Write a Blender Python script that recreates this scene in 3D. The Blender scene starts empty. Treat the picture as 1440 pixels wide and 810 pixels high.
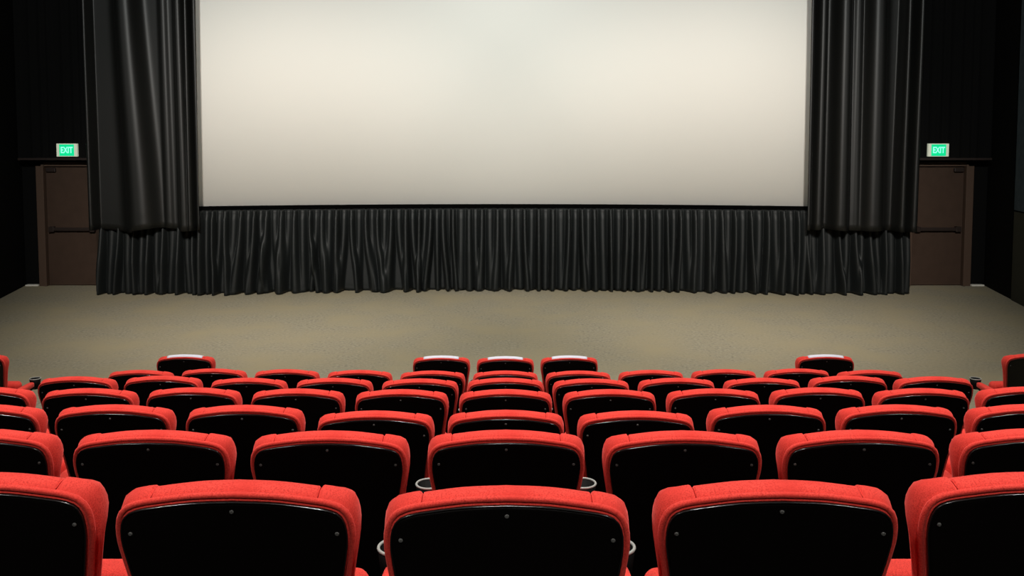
import bpy, math, random
from mathutils import Vector, Matrix
random.seed(7)
S = bpy.context.scene
COL = S.collection

# ------------------------------------------------------------------ camera
F, PX, PY = 1265.0, 710.0, 262.0          # focal length and principal point on the 1440x810 frame
PITCH = math.atan(0.065)
CZ = 2.96                                  # eye height above the front floor
SP, CP = math.sin(PITCH), math.cos(PITCH)

cam = bpy.data.cameras.new('camera')
cam.sensor_fit = 'HORIZONTAL'
cam.sensor_width = 36.0
cam.lens = F / 1440.0 * 36.0
cam.shift_x = (720.0 - PX) / 1440.0
cam.shift_y = -(405.0 - PY) / 1440.0
cam.clip_start = 0.05
cam_o = bpy.data.objects.new('camera', cam)
cam_o.location = (0, 0, CZ)
cam_o.rotation_euler = (math.pi / 2 - PITCH, 0, 0)
COL.objects.link(cam_o)
S.camera = cam_o

S.view_settings.view_transform = 'Standard'
S.view_settings.look = 'None'
S.view_settings.gamma = 1.0
S.view_settings.exposure = 0.0
S.view_settings.use_curve_mapping = False

w = bpy.data.worlds.new('world')
w.use_nodes = True
w.node_tree.nodes['Background'].inputs[0].default_value = (0.5, 0.55, 0.6, 1)
w.node_tree.nodes['Background'].inputs[1].default_value = 0.004
S.world = w


# ------------------------------------------------------------------ materials
def mat(name, col, rough=0.6, spec=0.5, noise=None, bump=None, sheen=0.0, coat=0.0,
        emit=None, metallic=0.0):
    """noise = (scale, second colour, low, high)  bump = (scale, strength, distance)"""
    m = bpy.data.materials.new(name)
    m.use_nodes = True
    nt = m.node_tree
    b = nt.nodes['Principled BSDF']
    b.inputs['Base Color'].default_value = (*col, 1)
    b.inputs['Roughness'].default_value = rough
    b.inputs['Specular IOR Level'].default_value = spec
    b.inputs['Metallic'].default_value = metallic
    if sheen:
        b.inputs['Sheen Weight'].default_value = sheen
        b.inputs['Sheen Roughness'].default_value = 0.4
        b.inputs['Sheen Tint'].default_value = (*[min(1, c * 1.3 + .15) for c in col], 1)
    if coat:
        b.inputs['Coat Weight'].default_value = coat
        b.inputs['Coat Roughness'].default_value = 0.15
    if emit:
        b.inputs['Emission Color'].default_value = (*emit[0], 1)
        b.inputs['Emission Strength'].default_value = emit[1]
    tc = nt.nodes.new('ShaderNodeTexCoord')
    if noise:
        layers = noise if isinstance(noise, list) else [noise]
        prev = None
        for (sc, c2, lo, hi) in layers:
            n = nt.nodes.new('ShaderNodeTexNoise')
            n.inputs['Scale'].default_value = sc
            n.inputs['Detail'].default_value = 4
            nt.links.new(tc.outputs['Object'], n.inputs['Vector'])
            r = nt.nodes.new('ShaderNodeMapRange')
            r.inputs['From Min'].default_value = lo
            r.inputs['From Max'].default_value = hi
            nt.links.new(n.outputs['Fac'], r.inputs['Value'])
            mx = nt.nodes.new('ShaderNodeMix')
            mx.data_type = 'RGBA'
            mx.inputs[6].default_value = (*col, 1)
            mx.inputs[7].default_value = (*c2, 1)
            nt.links.new(r.outputs['Result'], mx.inputs[0])
            if prev is not None:
                nt.links.new(prev, mx.inputs[6])
            prev = mx.outputs[2]
        nt.links.new(prev, b.inputs['Base Color'])
    if bump:
        n = nt.nodes.new('ShaderNodeTexNoise')
        n.inputs['Scale'].default_value = bump[0]
        n.inputs['Detail'].default_value = 3
        nt.links.new(tc.outputs['Object'], n.inputs['Vector'])
        bp = nt.nodes.new('ShaderNodeBump')
        bp.inputs['Strength'].default_value = bump[1]
        bp.inputs['Distance'].default_value = bump[2]
        nt.links.new(n.outputs['Fac'], bp.inputs['Height'])
        nt.links.new(bp.outputs['Normal'], b.inputs['Normal'])
    return m


M = {}
M['red'] = mat('red_plush', (0.76, 0.062, 0.046), 0.85, 0.15,
               noise=[(300, (0.52, 0.030, 0.021), 0.42, 0.68), (13, (0.60, 0.036, 0.026), 0.42, 0.75)],
               bump=(420, 0.3, 0.002), sheen=0.5)
M['seam'] = mat('seam_thread', (0.25, 0.008, 0.006), 0.9, 0.1)
M['shell'] = mat('black_moulded_plastic', (0.0016, 0.0009, 0.0008), 0.42, 0.22,
                 bump=(300, 0.02, 0.001))
M['rim'] = mat('glossy_shell_rim', (0.006, 0.005, 0.005), 0.2, 0.6)
M['screw'] = mat('dull_screw', (0.10, 0.10, 0.095), 0.6, 0.3)
M['white_cloth'] = mat('white_cloth', (0.62, 0.62, 0.72), 0.8, 0.2, bump=(500, 0.2, 0.001))
M['grey_plastic'] = mat('grey_plastic', (0.30, 0.31, 0.29), 0.4, 0.5)
M['black_plastic'] = mat('black_plastic', (0.001, 0.001, 0.001), 0.6, 0.1)
M['steel'] = mat('black_steel', (0.004, 0.004, 0.004), 0.5, 0.3)
M['screen'] = mat('projection_screen_vinyl', (0.80, 0.785, 0.74), 0.9, 0.1, bump=(2.0, 0.02, 0.01))
M['frame'] = mat('black_flocking', (0.002, 0.002, 0.002), 1.0, 0.0)
M['drape'] = mat('black_satin_drape', (0.0028, 0.0031, 0.0026), 0.50, 0.5, bump=(90, 0.05, 0.004))
M['skirt'] = mat('black_satin_cloth', (0.0060, 0.0076, 0.0077), 0.58, 0.34, bump=(90, 0.06, 0.004))
M['carpet'] = mat('tan_carpet', (0.325, 0.296, 0.222), 0.98, 0.05,
                  noise=[(26, (0.185, 0.170, 0.124), 0.38, 0.72), (7, (0.285, 0.255, 0.185), 0.4, 0.7),
                         (1.2, (0.31, 0.270, 0.180), 0.4, 0.7)],
                  bump=(55, 0.35, 0.01))
M['riser'] = mat('dark_carpet', (0.010, 0.009, 0.008), 0.98, 0.05, bump=(60, 0.3, 0.01))
M['wall'] = mat('black_wall', (0.003, 0.003, 0.003), 0.9, 0.1)
M['panel_blue'] = mat('slate_fabric_panel', (0.065, 0.085, 0.10), 0.95, 0.1,
                      noise=(9, (0.048, 0.066, 0.082), .4, .7), bump=(40, .2, .01))
M['panel_olive'] = mat('olive_black_panel', (0.050, 0.050, 0.038), 0.95, 0.1)
M['door'] = mat('brown_door', (0.050, 0.030, 0.021), 0.7, 0.15, noise=(6, (0.043, 0.026, 0.018), .4, .7))
M['door_frame'] = mat('brown_door_frame', (0.068, 0.041, 0.028), 0.6, 0.3)
M['bar'] = mat('dark_push_bar', (0.02, 0.013, 0.011), 0.4, 0.5)
M['white_trim'] = mat('white_trim', (0.7, 0.68, 0.62), 0.6, 0.3)
M['sign_case'] = mat('pale_sign_case', (0.62, 0.62, 0.52), 0.5, 0.3, emit=((0.5, 0.55, 0.42), 0.45))
M['sign_face'] = mat('green_sign_face', (0.0, 0.25, 0.1), 0.5, 0.3, emit=((0.0, 0.60, 0.24), 1.1))
M['sign_text'] = mat('mint_sign_letters', (0.1, 0.6, 0.35), 0.5, 0.3, emit=((0.30, 1.0, 0.70), 1.1))
M['ceiling'] = mat('black_ceiling', (0.004, 0.004, 0.004), 0.95, 0.05)


# ------------------------------------------------------------------ mesh helpers
def mesh(name, verts, faces, m, smooth=True):
    me = bpy.data.meshes.new(name)
    me.from_pydata([tuple(v) for v in verts], [], faces)
    me.materials.append(m)
    if smooth:
        me.polygons.foreach_set('use_smooth', [True] * len(me.polygons))
    me.update()
    return me


def obj(name, me, parent=None, loc=(0, 0, 0)):
    o = bpy.data.objects.new(name, me)
    o.location = loc
    COL.objects.link(o)
    if parent:
        o.parent = parent
    return o


class MB:
    def __init__(self):
        self.v, self.f = [], []

    def add(self, vs, fs):
        n = len(self.v)
        self.v += vs
        self.f += [tuple(i + n for i in f) for f in fs]

    def box(self, x0, x1, y0, y1, z0, z1, b=0.0):
        if b <= 0:
            vs = [(x, y, z) for z in (z0, z1) for y in (y0, y1) for x in (x0, x1)]
            fs = [(0, 2, 3, 1), (4, 5, 7, 6), (0, 1, 5, 4), (2, 6, 7, 3), (0, 4, 6, 2), (1, 3, 7, 5)]
            self.add(vs, fs)
            return
        # box with rounded edges: stacked rounded rectangles along z
        N = 5
        rings = []
        prof = [(b * (1 - math.sin(a)), b * (1 - math.cos(a))) for a in
                [math.pi / 2 * i / N for i in range(N + 1)]]       # (inset, rise)
        levels = [(z0 + b - b * math.sin(math.pi / 2 * (N - i) / N), b - b * math.cos(math.pi / 2 * (N - i) / N))
                  for i in range(N + 1)]
        levels += [(z1 - b + b * math.sin(math.pi / 2 * i / N), b - b * math.cos(math.pi / 2 * i / N))
                   for i in range(N + 1)]
        for z, ins in levels:
            r = []
            rr = max(b - ins, 0.0005)
            xa, xb, ya, yb = x0 + ins, x1 - ins, y0 + ins, y1 - ins
            for cx, cy, a0 in ((xb - rr, yb - rr, 0), (xa + rr, yb - rr, 90), (xa + rr, ya + rr, 180), (xb - rr, ya + rr, 270)):
                for k in range(N + 1):
                    a = math.radians(a0 + 90 * k / N)
                    r.append((cx + rr * math.cos(a), cy + rr * math.sin(a), z))
            rings.append(r)
        self.loft(rings, True, True)

    def loft(self, rings, cap0=False, cap1=False, closed=True):
        n = len(rings[0])
        vs = [p for r in rings for p in r]
        fs = []
        for i in range(len(rings) - 1):
            for j in range(n if closed else n - 1):
                a, b2 = i * n + j, i * n + (j + 1) % n
                fs.append((a, b2, b2 + n, a + n))
        if cap0:
            fs.append(tuple(range(n - 1, -1, -1)))
        if cap1:
            k = (len(rings) - 1) * n
            fs.append(tuple(range(k, k + n)))
        self.add(vs, fs)

    def mesh(self, name, m, smooth=True):
        return mesh(name, self.v, self.f, m, smooth)


def tag(o, label, cat, group=None):
    o['label'] = label
    o['category'] = cat
    if group:
        o['group'] = group
    return o


def struct(o):
    o['kind'] = 'structure'
    return o


def empty(name, loc):
    o = bpy.data.objects.new(name, None)
    o.location = loc
    o.empty_display_size = 0.1
    COL.objects.link(o)
    return o


# ------------------------------------------------------------------ the seat
LEAN = math.radians(12)
HINGE = 0.42
HB = 0.55                                 # height of the back along its own plane


def catmull(pts, n=16):
    out = []
    P = [pts[0]] + pts + [pts[-1]]
    for i in range(1, len(P) - 2):
        p0, p1, p2, p3 = P[i - 1], P[i], P[i + 1], P[i + 2]
        for k in range(n):
            t = k / n
            out.append(tuple(0.5 * (2 * p1[a] + (p2[a] - p0[a]) * t + (2 * p0[a] - 5 * p1[a] + 4 * p2[a] - p3[a]) * t * t
                                    + (-p0[a] + 3 * p1[a] - 3 * p2[a] + p3[a]) * t ** 3) for a in (0, 1)))
    out.append(pts[-1])
    return out


HALF = [(0, -0.10), (0.10, -0.10), (0.160, -0.095), (0.185, -0.070), (0.192, -0.02), (0.200, 0.10), (0.210, 0.22),
        (0.224, 0.34), (0.235, 0.41), (0.240, 0.452), (0.237, 0.490), (0.224, 0.516), (0.198, 0.530),
        (0.150, 0.539), (0.080, 0.548), (0, 0.551)]
half = catmull(HALF, 24)


def resample(c):
    d = [0]
    for a, b in zip(c, c[1:]):
        d.append(d[-1] + math.hypot(b[0] - a[0], b[1] - a[1]))
    L = d[-1]
    ts = []
    t = 0
    # find the seam position on the top edge
    sd = next(d[i] for i in range(len(c)) if c[i][1] > 0.45 and c[i][0] < 0.171)
    base = [L * i / 60 for i in range(61)]
    extra = [sd + k * 0.0022 for k in range(-5, 6)]
    ts = sorted([b for b in base if abs(b - sd) > 0.013] + extra)
    out = []
    for t in ts:
        i = min(next((k for k in range(len(d)) if d[k] >= t - 1e-9), len(d) - 1), len(d) - 1)
        if i == 0:
            out.append(c[0])
            continue
        s = (t - d[i - 1]) / max(d[i] - d[i - 1], 1e-9)
        out.append((c[i - 1][0] + (c[i][0] - c[i - 1][0]) * s, c[i - 1][1] + (c[i][1] - c[i - 1][1]) * s))
    return out


half = resample(half)
OUT = [p for p in half] + [(-x, z) for x, z in half[-2:0:-1]]     # counter-clockwise closed outline
NO = len(OUT)
NRM = []
for i in range(NO):
    a, b = OUT[i - 1], OUT[(i + 1) % NO]
    tx, tz = b[0] - a[0], b[1] - a[1]
    l = math.hypot(tx, tz)
    NRM.append((tz / l, -tx / l))


def smooth01(x):
    x = max(0.0, min(1.0, x))
    return x * x * (3 - 2 * x)


def back_to_local(u, wv, d):
    """u across, wv up along the back, d forward out of its plane -> chair space"""
    return (u, -wv * math.sin(LEAN) + d * math.cos(LEAN), HINGE + wv * math.cos(LEAN) + d * math.sin(LEAN))


def ring(d, off, seam=0.0, wing=True):
    r = []
    for (u, wv), (nx, nz) in zip(OUT, NRM):
        o, dd = off, d
        if wing and wv > 0.3:
            o -= 0.013 * abs(nx * nz) * 2 * smooth01((d - 0.045) / 0.045)
        top = smooth01((wv - 0.40) / 0.08)
        out_w = smooth01((abs(u) - 0.171) / 0.006)
        if wing and d > 0.012:
            side = smooth01(abs(nx) / 0.9)
            dd = d * (0.83 + 0.04 * out_w * top + 0.36 * side * top) * (1 - 0.40 * smooth01((0.44 - wv) / 0.25))
            f = min(1, (d - 0.012) / 0.03)
            o += f * (0.0025 * out_w * top * smooth01((nz - 0.1) / 0.5) + 0.002 * smooth01((abs(nx) - 0.5) / 0.4) - 0.000 * f * smooth01((abs(nx) - 0.5) / 0.4))
        if seam and top > 0:
            o -= seam * math.exp(-((abs(u) - 0.171) / 0.0022) ** 2) * top
        r.append(back_to_local(u + nx * o, wv + nz * o, dd))
    return r


def centre_fan(mb, rings, d_c, rev):
    """close the last ring: it shrinks towards the middle of the back while its depth evens out"""
    last = rings[-1]
    cl, sl = math.cos(LEAN), math.sin(LEAN)
    extra = []
    for t, e in ((0.05, 0.22), (0.11, 0.5), (0.18, 0.75), (0.27, 0.92), (0.38, 1.0), (0.65, 1.0), (0.96, 1.0)):
        r = []
        for x, y, z in last:
            wv = -y * sl + (z - HINGE) * cl
            d = y * cl + (z - HINGE) * sl
            r.append(back_to_local(x * (1 - t), wv + (0.24 - wv) * t, d + (d_c - d) * e))
        extra.append(r)
    mb.loft(rings + extra, False, True)


# cushion
mb = MB()
rs = [ring(d, o, s) for d, o, s in (
    (0.0, -0.008, 0), (0.004, 0.000, 0), (0.013, 0.002, 0), (0.017, 0.006, .003), (0.030, 0.009, .006), (0.045, 0.010, .006),
    (0.058, 0.008, .006), (0.070, 0.003, .006), (0.080, -0.006, .005), (0.088, -0.018, .004), (0.0935, -0.031, .002))]
centre_fan(mb, rs, 0.088, False)
ME_CUSHION = mb.mesh('cushion', M['red'])
# piping round the rear edge of the cushion
mb = MB()
rr = []
K = 8
for (u, wv), (nx, nz) in zip(OUT, NRM):
    rr.append([back_to_local(u + nx * (0.001 + 0.007 * math.cos(a)), wv + nz * (0.001 + 0.007 * math.cos(a)),
                             0.006 + 0.007 * math.sin(a)) for a in [2 * math.pi * k / K for k in range(K)]])
rr.append(rr[0])
mb.loft(rr)
ME_PIPING = mb.mesh('piping', M['red'])
# seams: thread lines across the top of the cushion
ME_SEAMS = []
for sgn in (-1, 1):
    mb = MB()
    i = min(range(NO), key=lambda k: abs(OUT[k][0] - sgn * 0.171) + (9 if OUT[k][1] < .4 else 0))
    (u, wv), (nx, nz) = OUT[i], NRM[i]
    pts = []
    for d, o, s in ((0.017, 0.006, .003), (0.030, 0.009, .006), (0.045, 0.010, .006), (0.058, 0.008, .006), (0.070, 0.003, .006), (0.080, -0.006, .005), (0.088, -.018, .004)):
        dd = ring(d, o, s)[i]
        pts.append(Vector(dd))
    rings = []
    for p in pts:
        rings.append([(p.x + 0.0016 * math.cos(a), p.y, p.z + 0.0022 * math.sin(a)) for a in [math.pi * 2 * k / 6 for k in range(6)]])
    mb.loft(rings, True, True)
    ME_SEAMS.append(mb.mesh('seam', M['seam']))
# shell
mb = MB()
rs = [ring(d, o, 0, False) for d, o in ((0.003, -0.012), (-0.0065, -0.0105), (-0.0078, -0.013), (-0.0080, -0.017))]
centre_fan(mb, [list(reversed(r)) for r in rs], -0.0080, True)
ME_SHELL = mb.mesh('back_shell', M['shell'])
# rim bead of the shell
mb = MB()
rr = []
for (u, wv), (nx, nz) in zip(OUT, NRM):
    rr.append([back_to_local(u + nx * (-0.0085 + 0.0022 * math.cos(a)), wv + nz * (-0.0085 + 0.0022 * math.cos(a)),
                             -0.0062 + 0.0026 * math.sin(a)) for a in [2 * math.pi * k / K for k in range(K)]])
rr.append(rr[0])
mb.loft(rr)
ME_RIM = mb.mesh('shell_rim', M['rim'])


def screw_mesh(u, wv, d0):
    mb = MB()
    rings = []
    for r, dd in ((0.0047, 0.004), (0.0047, -0.001), (0.0038, -0.0024), (0.0022, -0.0030), (0.0008, -0.0025)):
        rings.append([back_to_local(u + r * math.cos(a), wv + r * math.sin(a), d0 + dd) for a in [-2 * math.pi * k / 12 for k in range(12)]])
    mb.loft(rings, True, True)
    return mb.mesh('screw', M['screw'])


ME_SCREWS = [screw_mesh(0, 0.522, -0.0078), screw_mesh(-0.212, 0.470, -0.0078), screw_mesh(0.212, 0.470, -0.0078)]
# white headrest cover (front row only)
idx = sorted([i for i in range(NO) if abs(OUT[i][0]) < 0.158 and OUT[i][1] > 0.4], key=lambda i: OUT[i][0])
mb = MB()
outer = [[ring(d, o + 0.005)[i] for i in idx] for d, o in
         ((0.010, 0.003), (0.017, 0.006), (0.030, 0.009), (0.045, 0.010), (0.058, 0.008), (0.070, 0.003), (0.080, -0.006), (0.088, -0.018), (0.0955, -0.031))]
inner = [[ring(d, o + 0.001)[i] for i in idx] for d, o in
         ((0.010, 0.003), (0.017, 0.006), (0.030, 0.009), (0.045, 0.010), (0.058, 0.008), (0.070, 0.003), (0.080, -0.006), (0.088, -0.018), (0.0935, -0.031))]
loop = outer + inner[::-1]
mb.loft([list(c) for c in zip(*loop)], True, True)
ME_COVER = mb.mesh('headrest_cover', M['white_cloth'])


# tipped-up seat
def rounded_slab(y0, y1, z0, z1, hw, b, crown=0.0):
    mb = MB()
    mb.box(-hw, hw, y0, y1, z0, z1, b)
    mb.v = [(x, y, z + crown * (1 - (x / hw) ** 2) * smooth01((z - z0) / (z1 - z0)) ) for x, y, z in mb.v]
    return mb


def shear(mb, k, z0):
    mb.v = [(x, y + k * (z - z0), z) for x, y, z in mb.v]


mb = rounded_slab(0.075, 0.185, 0.36, 0.655, 0.235, 0.035, 0.008)
shear(mb, 0.12, 0.36)
ME_SEAT = mb.mesh('seat', M['red'])
mb = MB()
mb.box(-0.215, 0.215, 0.185, 0.205, 0.37, 0.62, 0.008)
shear(mb, 0.12, 0.36)
ME_PAN = mb.mesh('seat_pan', M['black_plastic'])
# pedestal: central foot with plate under the seat
mb = MB()
mb.box(-0.05, 0.05, 0.06, 0.14, -0.02, 0.40, 0.012)
mb.box(-0.12, 0.12, 0.0, 0.24, -0.04, 0.012, 0.005)
mb.box(-0.25, 0.25, 0.075, 0.115, 0.33, 0.37, 0.01)
ME_PED = mb.mesh('pedestal', M['steel'])


def arm_meshes(x):
    a = MB()
    # pad: widens a little at its rear end, rounded
    rings = []
    prof = [(-0.03, .012, .014), (-0.022, .028, .022), (0.0, .034, .026), (0.10, .033, .026), (0.18, .029, .025), (0.24, .026, .024), (0.270, .024, .022), (0.280, .014, .014)]
    for y, hw, h in prof:
        r = []
        for k in range(16):
            t = 2 * math.pi * k / 16
            cx, cz = math.cos(t), math.sin(t)
            sx = math.copysign(abs(cx) ** 0.55, cx)
            sz = math.copysign(abs(cz) ** 0.55, cz)
            r.append((x + hw * sx, y, 0.596 + 0.006 * (y / 0.38) + h * sz))
        rings.append(r)
    a.loft(rings, True, True)
    s = MB()
    s.box(x - 0.016, x + 0.016, 0.02, 0.24, -0.03, 0.58, 0.008)
    c = MB()
    # cup holder: open black cup with thick wall
    cy, rt, rb, zt, zb = 0.335, 0.049, 0.038, 0.640, 0.545
    n = 28
    def circ(r, z):
        return [(x + r * math.cos(2 * math.pi * k / n), cy + r * math.sin(2 * math.pi * k / n), z) for k in range(n)]
    c.loft([circ(0.004, zb), circ(rb * .9, zb), circ(rb, zb + .006), circ(rt, zt), circ(rt - .005, zt), circ(rb - .004, zb + .008), circ(0.003, zb + .008)])
    c.box(x - 0.018, x + 0.018, 0.22, 0.302, 0.555, 0.583, 0.006)
    r = MB()
    rr = []
    for k in range(n + 1):
        t = 2 * math.pi * k / n
        rr.append([(x + (rt - .002 + .0042 * math.cos(q)) * math.cos(t), cy + (rt - .002 + .0042 * math.cos(q)) * math.sin(t), zt + .0042 * math.sin(q))
                   for q in [2 * math.pi * j / 8 for j in range(8)]])
    r.loft(rr)
    return (a.mesh('armrest', M['red']), s.mesh('armrest_support', M['steel']),
            c.mesh('cup_holder', M['black_plastic']), r.mesh('cup_rim', M['grey_plastic']))


PITCH_X = 0.56
ARM_R = arm_meshes(PITCH_X / 2)
ARM_L = arm_meshes(-PITCH_X / 2)
BACK_PIVOT = Vector((0, 0, HINGE))


def add_arm(root, meshes, off=(0, 0, 0)):
    a = obj('armrest', meshes[0], root, off)
    obj('armrest_support', meshes[1], a)
    c = obj('cup_holder', meshes[2], root, off)
    obj('cup_rim', meshes[3], c)


def make_seat(loc, recline=0.0, left_arm=False, cover=False, arm_off=(0, 0, 0)):
    root = empty('cinema_seat', loc)
    backs = []
    cu = obj('cushion', ME_CUSHION, root)
    obj('piping', ME_PIPING, cu)
    for m_ in ME_SEAMS:
        obj('seam', m_, cu)
    sh = obj('back_shell', ME_SHELL, root)
    obj('shell_rim', ME_RIM, sh)
    for m_ in ME_SCREWS:
        obj('screw', m_, sh)
    if cover:
        cv = obj('headrest_cover', ME_COVER, root)
        cv['label'] = 'white cloth headrest cover'
        backs.append(cv)
    backs += [cu, sh]
    if recline:
        R = Matrix.Translation(BACK_PIVOT) @ Matrix.Rotation(recline, 4, 'X') @ Matrix.Translation(-BACK_PIVOT)
        for b in backs:
            b.matrix_local = R
    st = obj('seat', ME_SEAT, root)
    obj('seat_pan', ME_PAN, st)
    obj('pedestal', ME_PED, root)
    add_arm(root, ARM_R, arm_off)
    if left_arm:
        add_arm(root, ARM_L)
    return root


# rows: spacing between neighbouring seats in the photograph gives the depth; crown heights by seat
SEAT_TILT = {(0, 0): math.radians(-6)}
CROWN_PTS = [v.co.copy() for v in ME_CUSHION.vertices if abs(v.co.x) < 0.12]


def crown_row(Y, base, tilt):
    R = Matrix.Translation(BACK_PIVOT) @ Matrix.Rotation(tilt, 4, 'X') @ Matrix.Translation(-BACK_PIVOT)
    best = 1e9
    for p in CROWN_PTS:
        q = R @ p
        yy, zz_ = q.y + Y, q.z + base - CZ
        best = min(best, PY - F * (yy * SP + zz_ * CP) / (yy * CP - zz_ * SP))
    return best


ROWS = [  # spacing px, seat indices, {abs index: crown y}, {abs index: extra depth}, recline
    (383.0, range(-2, 3), {0: 682, 1: 674, 2: 663}, {0: -0.10, 2: 0.045}),
    (250.0, range(-3, 4), {0: 604, 1: 605, 2: 604, 3: 602}, {}),
    (184.6, range(-4, 5), {0: 576, 1: 577, 2: 569, 3: 568.5, 4: 568}, {}),
    (147.0, range(-5, 6), {0: 547, 1: 547, 2: 546, 3: 544.5, 4: 545.5, 5: 543.5}, {}),
    (121.0, range(-5, 6), {0: 531, 1: 532, 2: 531, 3: 531, 4: 528, 5: 529}, {}),
    (103.0, range(-5, 6), {0: 521, 1: 521, 2: 520, 3: 519, 4: 518, 5: 520}, {}),
    (90.2, (-8.25, -5, -1, 0, 1, 5, 8.25), {0: 501.5, 1: 500.5, 5: 499, 8.25: 497}, {}),
]
ROWNAME = ['in the row nearest the camera', 'in the second row from the camera', 'in the third row from the camera',
           'in the fourth row from the camera', 'in the fifth row from the camera', 'in the sixth row from the camera', '']
ORD = {1: 'first', 2: 'second', 3: 'third', 4: 'fourth', 5: 'fifth'}
FRONT = {-8.25: 'red cinema seat without cover standing alone at the far left of the foremost row',
         -5: 'red cinema seat with white headrest cover, alone on the left of the foremost row',
         -1: 'red cinema seat with white headrest cover, left one of the three front middle seats',
         0: 'red cinema seat with white headrest cover, middle one of the three front middle seats',
         1: 'red cinema seat with white headrest cover, right one of the three front middle seats',
         5: 'red cinema seat with white headrest cover, alone on the right of the foremost row',
         8.25: 'red cinema seat without cover standing alone at the far right of the foremost row'}
row_floor = []
for r, (spx, idxs, ys, dep) in enumerate(ROWS):
    zc = F * PITCH_X / spx
    y0 = ys[min(ys)]
    zs = []
    seats = []
    for i in idxs:
        y = ys[abs(i)]
        zz = zc + dep.get(abs(i), 0.0)
        # world Y of the widest point of the back, then the seat origin
        v = (PY - y) / F * zz
        Yr = zz * CP + v * SP
        Y = Yr + 0.45 * math.sin(LEAN)
        # base height so that the crown appears at photo row y
        rc = SEAT_TILT.get((r, i), 0.0)
        base = CZ - 1.5 - 0.98
        for _ in range(6):
            base += (crown_row(Y, base, rc) - y) * zz / F
        seats.append((i, Y, base))
        zs.append(base)
    for (i, Y, base) in seats:
        first = i == min(idxs)
        rc = SEAT_TILT.get((r, i), 0.0)
        x = PITCH_X * i + 0.004
        b = 0.0 if r == 6 else base
        if r == 6:
            b = base
        o = make_seat((x, Y, b), rc, left_arm=(first or r == 6 and i in (-5, 5, 8.25, -1)), cover=(r == 6 and abs(i) < 6),
                      arm_off=(0, 0.10, zs[1] - base) if (r, i) == (0, 0) else (0, 0, 0))
        if r == 6:
            lab = FRONT[i]
        elif i == 0:
            lab = 'red cinema seat ' + ROWNAME[r] + ', centre seat of that row'
        else:
            lab = 'red cinema seat %s, %s to the %s of centre' % (ROWNAME[r], ORD[abs(i)], 'left' if i < 0 else 'right')
        tag(o, lab, 'cinema seat', 'cinema seats in the row nearest the camera' if r == 0 else
            'cinema seats in the foremost row' if r == 6 else 'cinema seats ' + ROWNAME[r])
    row_floor.append((max(seats, key=lambda s: s[2])[2], sum(s[1] for s in seats) / len(seats), min(zs), max(zs)))
print('ROWS', [tuple(round(a, 3) for a in q) for q in row_floor])

# ------------------------------------------------------------------ floors
mb = MB()
mb.box(-10.5, 10.5, -4.5, 17.2, -0.25, 0.0)
fl = struct(obj('floor', mb.mesh('floor', M['carpet'], False)))
mb = MB()
yb = -4.5
for r in range(6):
    z = sum(row_floor[r][2:4]) / 2
    y1 = (row_floor[r][1] + row_floor[r + 1][1]) / 2 + 0.05
    mb.box(-4.8, 4.8, yb, y1, 0.0005, z)
    yb = y1
struct(obj('floor_risers', mb.mesh('floor_risers', M['riser'], False)))


# ------------------------------------------------------------------ side walls (splayed), front wall, soffits, ceiling
def wx(Y):
    return 8.62 + 0.195 * (Y - 14.72)


def wall_panel(sgn, z0, z1, y0, y1, inset, m, name):
    vs = []
    for dx in (0, 0.25):
        for z in (z0, z1):
            for y in (y0, y1):
                vs.append((sgn * (wx(y) + dx - inset), y, z))
    fs = [(0, 1, 3, 2), (4, 6, 7, 5), (0, 4, 5, 1), (2, 3, 7, 6), (0, 2, 6, 4), (1, 5, 7, 3)]
    return mesh(name, vs, fs, m, False)


for sgn, side in ((-1, 'left'), (1, 'right')):
    o = struct(obj('wall_' + side, wall_panel(sgn, -0.2, 8.3, -4.5, 17.3, 0.0, M['wall'], 'wall_' + side)))
    for k, (ya, ybb) in enumerate(((12.4, 15.35), (8.9, 12.37), (5.4, 8.87))):
        obj('upper_panel', wall_panel(sgn, 1.56, 7.9, ya, ybb, 0.02, M['panel_blue'], 'upper_panel'), o)
        obj('lower_panel', wall_panel(sgn, 0.0, 1.53, ya, ybb, 0.02, M['panel_olive'], 'lower_panel'), o)

mb = MB()
mb.box(-9.4, 9.4, 16.8, 17.05, -0.2, 8.3)
struct(obj('wall_front', mb.mesh('wall_front', M['wall'], False)))
mb = MB()
mb.box(-10.0, 10.0, -4.5, 17.2, 8.2, 8.4)
struct(obj('ceiling', mb.mesh('ceiling', M['ceiling'], False)))


# soffits over the exit doors, faced with black pleated cloth
def pleats(x0, x1, pitch, amp, rnd, jitter=0.25):
    c = []
    x = x0
    while x < x1 + pitch:
        c.append(x + rnd.uniform(-jitter, jitter) * pitch)
        x += pitch
    return c


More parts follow.
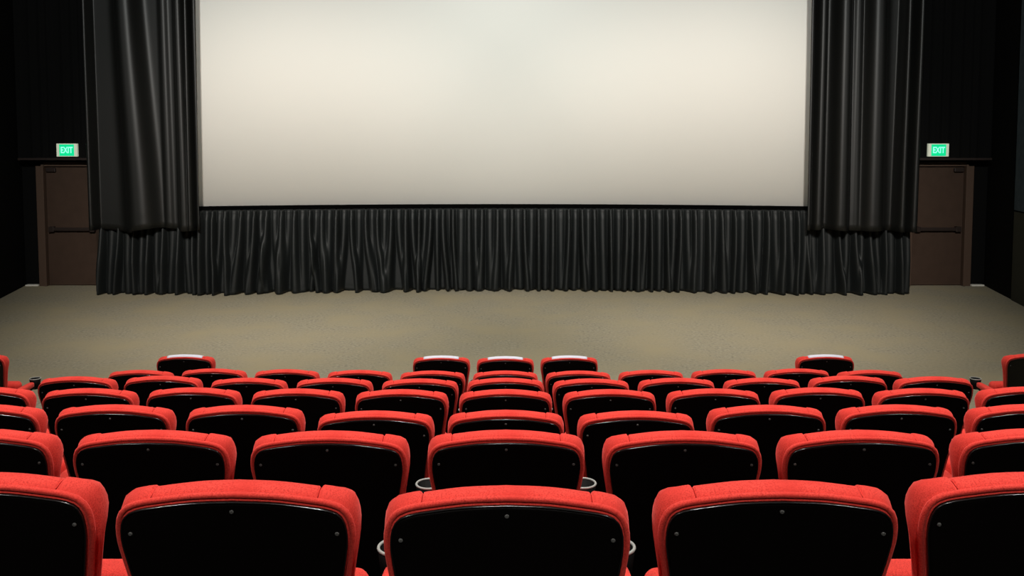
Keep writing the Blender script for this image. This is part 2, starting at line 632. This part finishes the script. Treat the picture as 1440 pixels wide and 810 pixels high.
rnd = random.Random(3)
for sgn, side in ((-1, 'left'), (1, 'right')):
    nx = 90
    x0, x1 = 6.95, wx(16.4) - 0.03
    cs = pleats(x0, x1, 0.19, 0.05, rnd)
    pts = []
    for i in range(nx + 1):
        x = x0 + (x1 - x0) * i / nx
        dpt = max(math.exp(-((x - c) / 0.05) ** 2) for c in cs)
        pts.append((x, 16.52 - 0.05 * dpt))
    vs, fs = [], []
    for z in (2.41, 8.18):
        vs += [(sgn * x, y, z) for x, y in pts]
    n = nx + 1
    fs = [(i, i + 1, i + 1 + n, i + n) for i in range(nx)]
    b = len(vs)
    vs += [(sgn * x0, 16.6, 2.41), (sgn * x1, 16.6, 2.41), (sgn * x0, 16.6, 8.18), (sgn * x1, 16.6, 8.18)]
    fs += [(b, b + 1, b + 3, b + 2)]
    fs += [tuple(range(n)) + (b + 1, b), tuple(range(n, 2 * n)) + (b + 3, b + 2), (0, n, b + 2, b), (n - 1, 2 * n - 1, b + 3, b + 1)]
    so = struct(obj('wall_soffit_' + side, mesh('soffit', vs, fs, M['wall'])))
    mb = MB()
    mb.box(min(sgn * x0, sgn * x1), max(sgn * x0, sgn * x1), 16.46, 16.62, 2.37, 2.41)
    struct(obj('trim_1' if sgn < 0 else 'trim_2', mb.mesh('soffit_lip', M['bar'], False)))

# white skirting at the foot of the wall beside each door
for k, sgn in ((3, -1), (4, 1)):
    mb = MB()
    xa, xb = sorted((sgn * 8.75, sgn * (wx(16.75) - 0.03)))
    mb.box(xa, xb, 16.70, 16.80, 0.0, 0.022)
    struct(obj('trim_%d' % k, mb.mesh('skirting', M['white_trim'], False)))

# ------------------------------------------------------------------ doors
for k, sgn in ((1, -1), (2, 1)):
    xi, xo = 7.60, 8.56
    d = struct(empty('door_%d' % k, (sgn * (xi + xo) / 2, 16.76, 0)))
    hw = (xo - xi) / 2
    mb = MB()
    mb.box(-hw, hw, -0.005, 0.035, 0.012, 2.235, 0.004)
    lf = obj('door_leaf', mb.mesh('door_leaf', M['door'], False), d)
    mb = MB()
    mb.box(-hw - 0.165, -hw - 0.008, -0.06, 0.035, 0.0, 2.33, 0.008)
    mb.box(hw + 0.008, hw + 0.165, -0.06, 0.035, 0.0, 2.33, 0.008)
    mb.box(-hw - 0.165, hw + 0.165, -0.06, 0.035, 2.245, 2.33, 0.008)
    mb.box(-hw - 0.05, -hw - 0.008, -0.09, -0.05, 0.0, 2.28, 0.004)
    mb.box(hw + 0.008, hw + 0.05, -0.09, -0.05, 0.0, 2.28, 0.004)
    obj('door_frame', mb.mesh('door_frame', M['door_frame'], False), d)
    mb = MB()
    mb.box(-hw + 0.05, hw - 0.05, -0.085, -0.055, 1.04, 1.105, 0.01)
    for s in (-1, 1):
        mb.box(s * (hw - 0.10) - 0.05, s * (hw - 0.10) + 0.05, -0.09, 0.0, 1.02, 1.12, 0.01)
    obj('push_bar', mb.mesh('push_bar', M['bar'], False), d)
    mb = MB()
    xa, xb = sorted((sgn * (hw - 0.02), sgn * (hw - 0.20)))
    mb.box(xa, xb, -0.06, -0.005, 2.14, 2.215, 0.015)
    obj('door_closer', mb.mesh('door_closer', M['bar'], False), d)

# ------------------------------------------------------------------ exit signs
for sgn, side in ((-1, 'left'), (1, 'right')):
    cx = -7.99 if sgn < 0 else 7.91
    s = empty('exit_sign', (cx, 16.46, 2.555))
    tag(s, 'lit green EXIT sign in a pale case above the %s brown door' % side, 'exit sign', 'exit signs above the side doors')
    mb = MB()
    W, H = 0.188, 0.118
    mb.box(-W, W, -0.05, 0.01, -H, H, 0.006)
    obj('sign_case', mb.mesh('sign_case', M['sign_case'], False), s)
    mb = MB()
    mb.box(-0.134, 0.134, -0.054, -0.045, -0.106, 0.104, 0.002)
    fc = obj('sign_face', mb.mesh('sign_face', M['sign_face'], False), s)
    cu = bpy.data.curves.new('sign_letters', 'FONT')
    cu.body = 'EXIT'
    cu.align_x, cu.align_y = 'CENTER', 'CENTER'
    cu.size = 0.135
    cu.offset = 0.0035
    cu.extrude = 0.001
    cu.materials.append(M['sign_text'])
    tmp = bpy.data.objects.new('tmp', cu)
    lm = bpy.data.meshes.new_from_object(tmp)
    bpy.data.objects.remove(tmp)
    t = obj('sign_letters', lm)
    t.parent = fc
    t.location = (0, -0.0555, -0.004)
    t.rotation_euler = (math.pi / 2, 0, 0)
    t.scale = (0.80, 1.15, 1)

# ------------------------------------------------------------------ screen
def scr_y(x):
    return 16.50 - 0.50 * (x / 5.6) ** 2


scr = empty('projection_screen', (0, 16.50, 0))
tag(scr, 'huge pale blank projection screen framed by black drapes', 'projection screen')
ZB, ZT = 1.56, 7.5
N = 48
xs = [-5.75 + 11.5 * i / N for i in range(N + 1)]
vs = [(x, scr_y(x) - 16.50, z) for z in (ZB, ZT) for x in xs] + [(x, scr_y(x) - 16.50 + 0.02, z) for z in (ZB, ZT) for x in xs]
n = N + 1
fs = [(i, i + 1, i + 1 + n, i + n) for i in range(N)] + [(2 * n + i + 1, 2 * n + i, 3 * n + i, 3 * n + i + 1) for i in range(N)]
fs += [(i + 1, i, 2 * n + i, 2 * n + i + 1) for i in range(N)] + [(n + i, n + i + 1, 3 * n + i + 1, 3 * n + i) for i in range(N)]
fs += [(0, n, 3 * n, 2 * n), (n - 1, 3 * n - 1, 4 * n - 1, 2 * n - 1)]
obj('screen_surface', mesh('screen_surface', vs, fs, M['screen']), scr)
mb = MB()
for z0, z1, dy0, dy1 in ((ZB - 0.09, ZB, -0.05, 0.06), (ZT, ZT + 0.1, -0.05, 0.06)):
    rings = [[(x, scr_y(x) - 16.50 + dy0, z0), (x, scr_y(x) - 16.50 + dy0, z1), (x, scr_y(x) - 16.50 + dy1, z1), (x, scr_y(x) - 16.50 + dy1, z0)] for x in xs]
    mb.loft(rings, True, True)
for sgn in (-1, 1):
    xa, xb = sorted((sgn * 5.75, sgn * 5.85))
    y = scr_y(5.8) - 16.50
    mb.box(xa, xb, y - 0.05, y + 0.06, ZB - 0.09, ZT + 0.1)
obj('screen_frame', mb.mesh('screen_frame', M['frame'], False), scr)


# ------------------------------------------------------------------ curtains
def cloth(name, x0, x1, z0, z1, ybase, folds, nx, nz, m, hem=0.0, header=0.0, zjit=None, label=None, cat='curtain', group=None, flare=0.6):
    """folds: list of (centre, half width, depth, drift at the foot, extra widening at the foot)"""
    vs, fs = [], []
    n = nx + 1
    for kz in range(nz + 1):
        t = kz / nz                      # 0 = top, 1 = foot
        for i in range(nx + 1):
            x = x0 + (x1 - x0) * i / nx
            y = ybase(x)
            dpt = 0.0
            for c, hw, dp, dr, wd in folds:
                cc = c + dr * smooth01(t * 1.1) * t
                q = (x - cc) / (hw * (1 + wd * t))
                if abs(q) < 3:
                    dpt += dp * (1 - flare + flare * min(1, t * 1.6 + .15)) * math.exp(-abs(q) ** 2.8)
            dpt = 0.36 * math.tanh(dpt / 0.36)
            if header and t < header:
                dpt *= 0.75
            zb = z0 + (zjit(x) if zjit else 0.0)
            z = z1 + (zb - z1) * t
            if hem and t > 1 - hem and t < 1 - hem * 0.6:
                dpt -= 0.006
            vs.append((x, y - dpt, z))
    for kz in range(nz):
        for i in range(nx):
            a = kz * n + i
            fs.append((a, a + n, a + n + 1, a + 1))
    me = mesh(name, vs, fs, m)
    o = obj(name, me)
    md = o.modifiers.new('thickness', 'SOLIDIFY')
    md.thickness = 0.008
    md.offset = 1.0
    tag(o, label, cat, group)
    return o


# hanging wing drapes: broad soft folds
left_folds = [(-7.27, .05, .26, 0.03, .1), (-6.62, .15, .38, .24, .6), (-5.98, .06, .05, .05, .2), (-5.65, .085, .34, 0.05, .3), (-5.50, .04, .30, .03, .1), (-5.36, .06, .30, 0.02, .0)]
right_folds = [(5.30, .06, .30, 0.0, .0), (5.50, .08, .30, -.02, .2), (5.88, .13, .36, .0, .1), (6.15, .07, .10, .0, .3), (6.46, .16, .36, .0, .15), (6.98, .05, .32, -.04, .5), (7.20, .05, .32, -.05, .6)]
rl = random.Random(11)
hemf = [(rl.uniform(0, 6.28), rl.uniform(3, 9)) for _ in range(4)]
hemj = lambda x: 0.012 * sum(math.sin(a + f * x) for a, f in hemf) / 2
cloth('stage_drape', -7.33, -5.33, 1.18, 7.9, lambda x: 15.86, left_folds, 320, 60, M['drape'], hem=0.018, zjit=lambda x: hemj(x) - 0.03 * (x < -6.5) ,
      label='tall black drape hanging left of the screen above the floor curtain', group='drapes beside the screen', flare=0.2)
cloth('stage_drape', 5.28, 7.26, 1.18, 7.9, lambda x: 15.86, right_folds, 320, 60, M['drape'], hem=0.018, zjit=lambda x: hemj(x) - 0.02 * (x - 5.2),
      label='tall black drape hanging right of the screen above the floor curtain', group='drapes beside the screen', flare=0.2)


def skirt_folds(x0, x1, pitch, rnd, wild):
    fs = []
    x = x0 + 0.06
    while x < x1 - 0.03:
        p = pitch * rnd.uniform(0.85, 1.15)
        fs.append((x, rnd.uniform(0.030, 0.046), rnd.uniform(0.22, 0.28), rnd.uniform(-1, 1) * 0.10 * wild, rnd.uniform(0, 0.9) * wild))
        # a low flat swell between two pleats
        if rnd.random() < 2:
            fs.append((x + p * 0.5, p * 0.22, rnd.uniform(0.08, 0.16), rnd.uniform(-1, 1) * 0.08 * wild, rnd.uniform(-.3, .2)))
        x += p
    return fs


def sk_y(x):
    return 16.34 - 0.46 * (x / 5.6) ** 2


def foot(seed):
    r = random.Random(seed)
    ph = [(r.uniform(0, 6.28), r.uniform(5, 24)) for _ in range(5)]
    return lambda x: 0.012 + 0.006 * sum(math.sin(a + f * x) for a, f in ph) / 2


r1 = random.Random(21)
cloth('floor_curtain', -5.45, -1.0, 0.0, 1.50, sk_y, skirt_folds(-5.45, -1.0, 0.235, r1, 1.6), 700, 30, M['skirt'], hem=0.05, header=0.07, zjit=foot(1),
      label='black pleated curtain under the left half of the screen, crumpled at the foot', group='curtains below the screen')
r2 = random.Random(22)
cloth('floor_curtain', -1.0, 5.45, 0.0, 1.50, sk_y, skirt_folds(-1.0, 5.45, 0.255, r2, 0.55), 900, 30, M['skirt'], hem=0.05, header=0.07, zjit=foot(2),
      label='black evenly pleated curtain under the middle and right of the screen', group='curtains below the screen')
r3 = random.Random(23)
cloth('floor_curtain', -7.22, -5.30, 0.0, 1.20, lambda x: 15.98, skirt_folds(-7.22, -5.30, 0.27, r3, 0.8), 320, 30, M['skirt'], hem=0.05, zjit=foot(3),
      label='black pleated floor curtain showing below the left hanging drape', group='curtains below the screen')
r4 = random.Random(24)
cloth('floor_curtain', 5.30, 7.20, 0.0, 1.20, lambda x: 15.98, skirt_folds(5.30, 7.20, 0.27, r4, 0.8), 320, 30, M['skirt'], hem=0.05, zjit=foot(4),
      label='black pleated floor curtain showing below the right hanging drape', group='curtains below the screen')


# ------------------------------------------------------------------ house lights in the ceiling, with added fill spots
def spot(name, loc, aim, power, ang, blend, col=(1, 0.95, 0.86), rad=0.12):
    l = bpy.data.lights.new(name, 'SPOT')
    l.energy = power
    l.color = col
    l.spot_size = math.radians(ang)
    l.spot_blend = blend
    l.shadow_soft_size = rad
    o = bpy.data.objects.new(name, l)
    o.location = loc
    o.rotation_euler = (Vector(aim) - Vector(loc)).to_track_quat('-Z', 'Y').to_euler()
    COL.objects.link(o)
    return o


# screen wash from the ceiling over the seating
for x, p in ((-3.6, 2900), (-1.1, 1500), (1.1, 1500), (3.6, 2900)):
    spot('screen_wash_light', (x, 2.6, 7.9), (x * 1.3, 16.3, 4.4), p, 62, 0.8, (0.97, 1.0, 0.955))
for x, p in ((-3.4, 4000), (3.4, 4000)):  # added pair that warms and brightens the lower part of the screen
    spot('added_warm_fill', (x, 4.2, 7.8), (x * 1.12, 16.3, 0.5), p, 46, 1.0, (1.0, 0.88, 0.78))
# floor downlights in front of the screen
for x in (-4.6, -1.5, 1.5, 4.6):
    spot('floor_downlight', (x, 10.4, 8.0), (x * 0.9, 10.0, 0), 470, 92, 1.0, (1, 0.96, 0.86))
# house downlights above the seating; rear row behind camera added to light cushion lips
for y, p in ((-2.2, 880), (2.2, 720), (5.6, 800)):
    for x in (-4.2, 0.0, 4.2):
        spot('seating_downlight', (x, y, 7.9), (x * 0.9, y + 0.6, 0), p, 100, 0.9, (1, 0.96, 0.90))
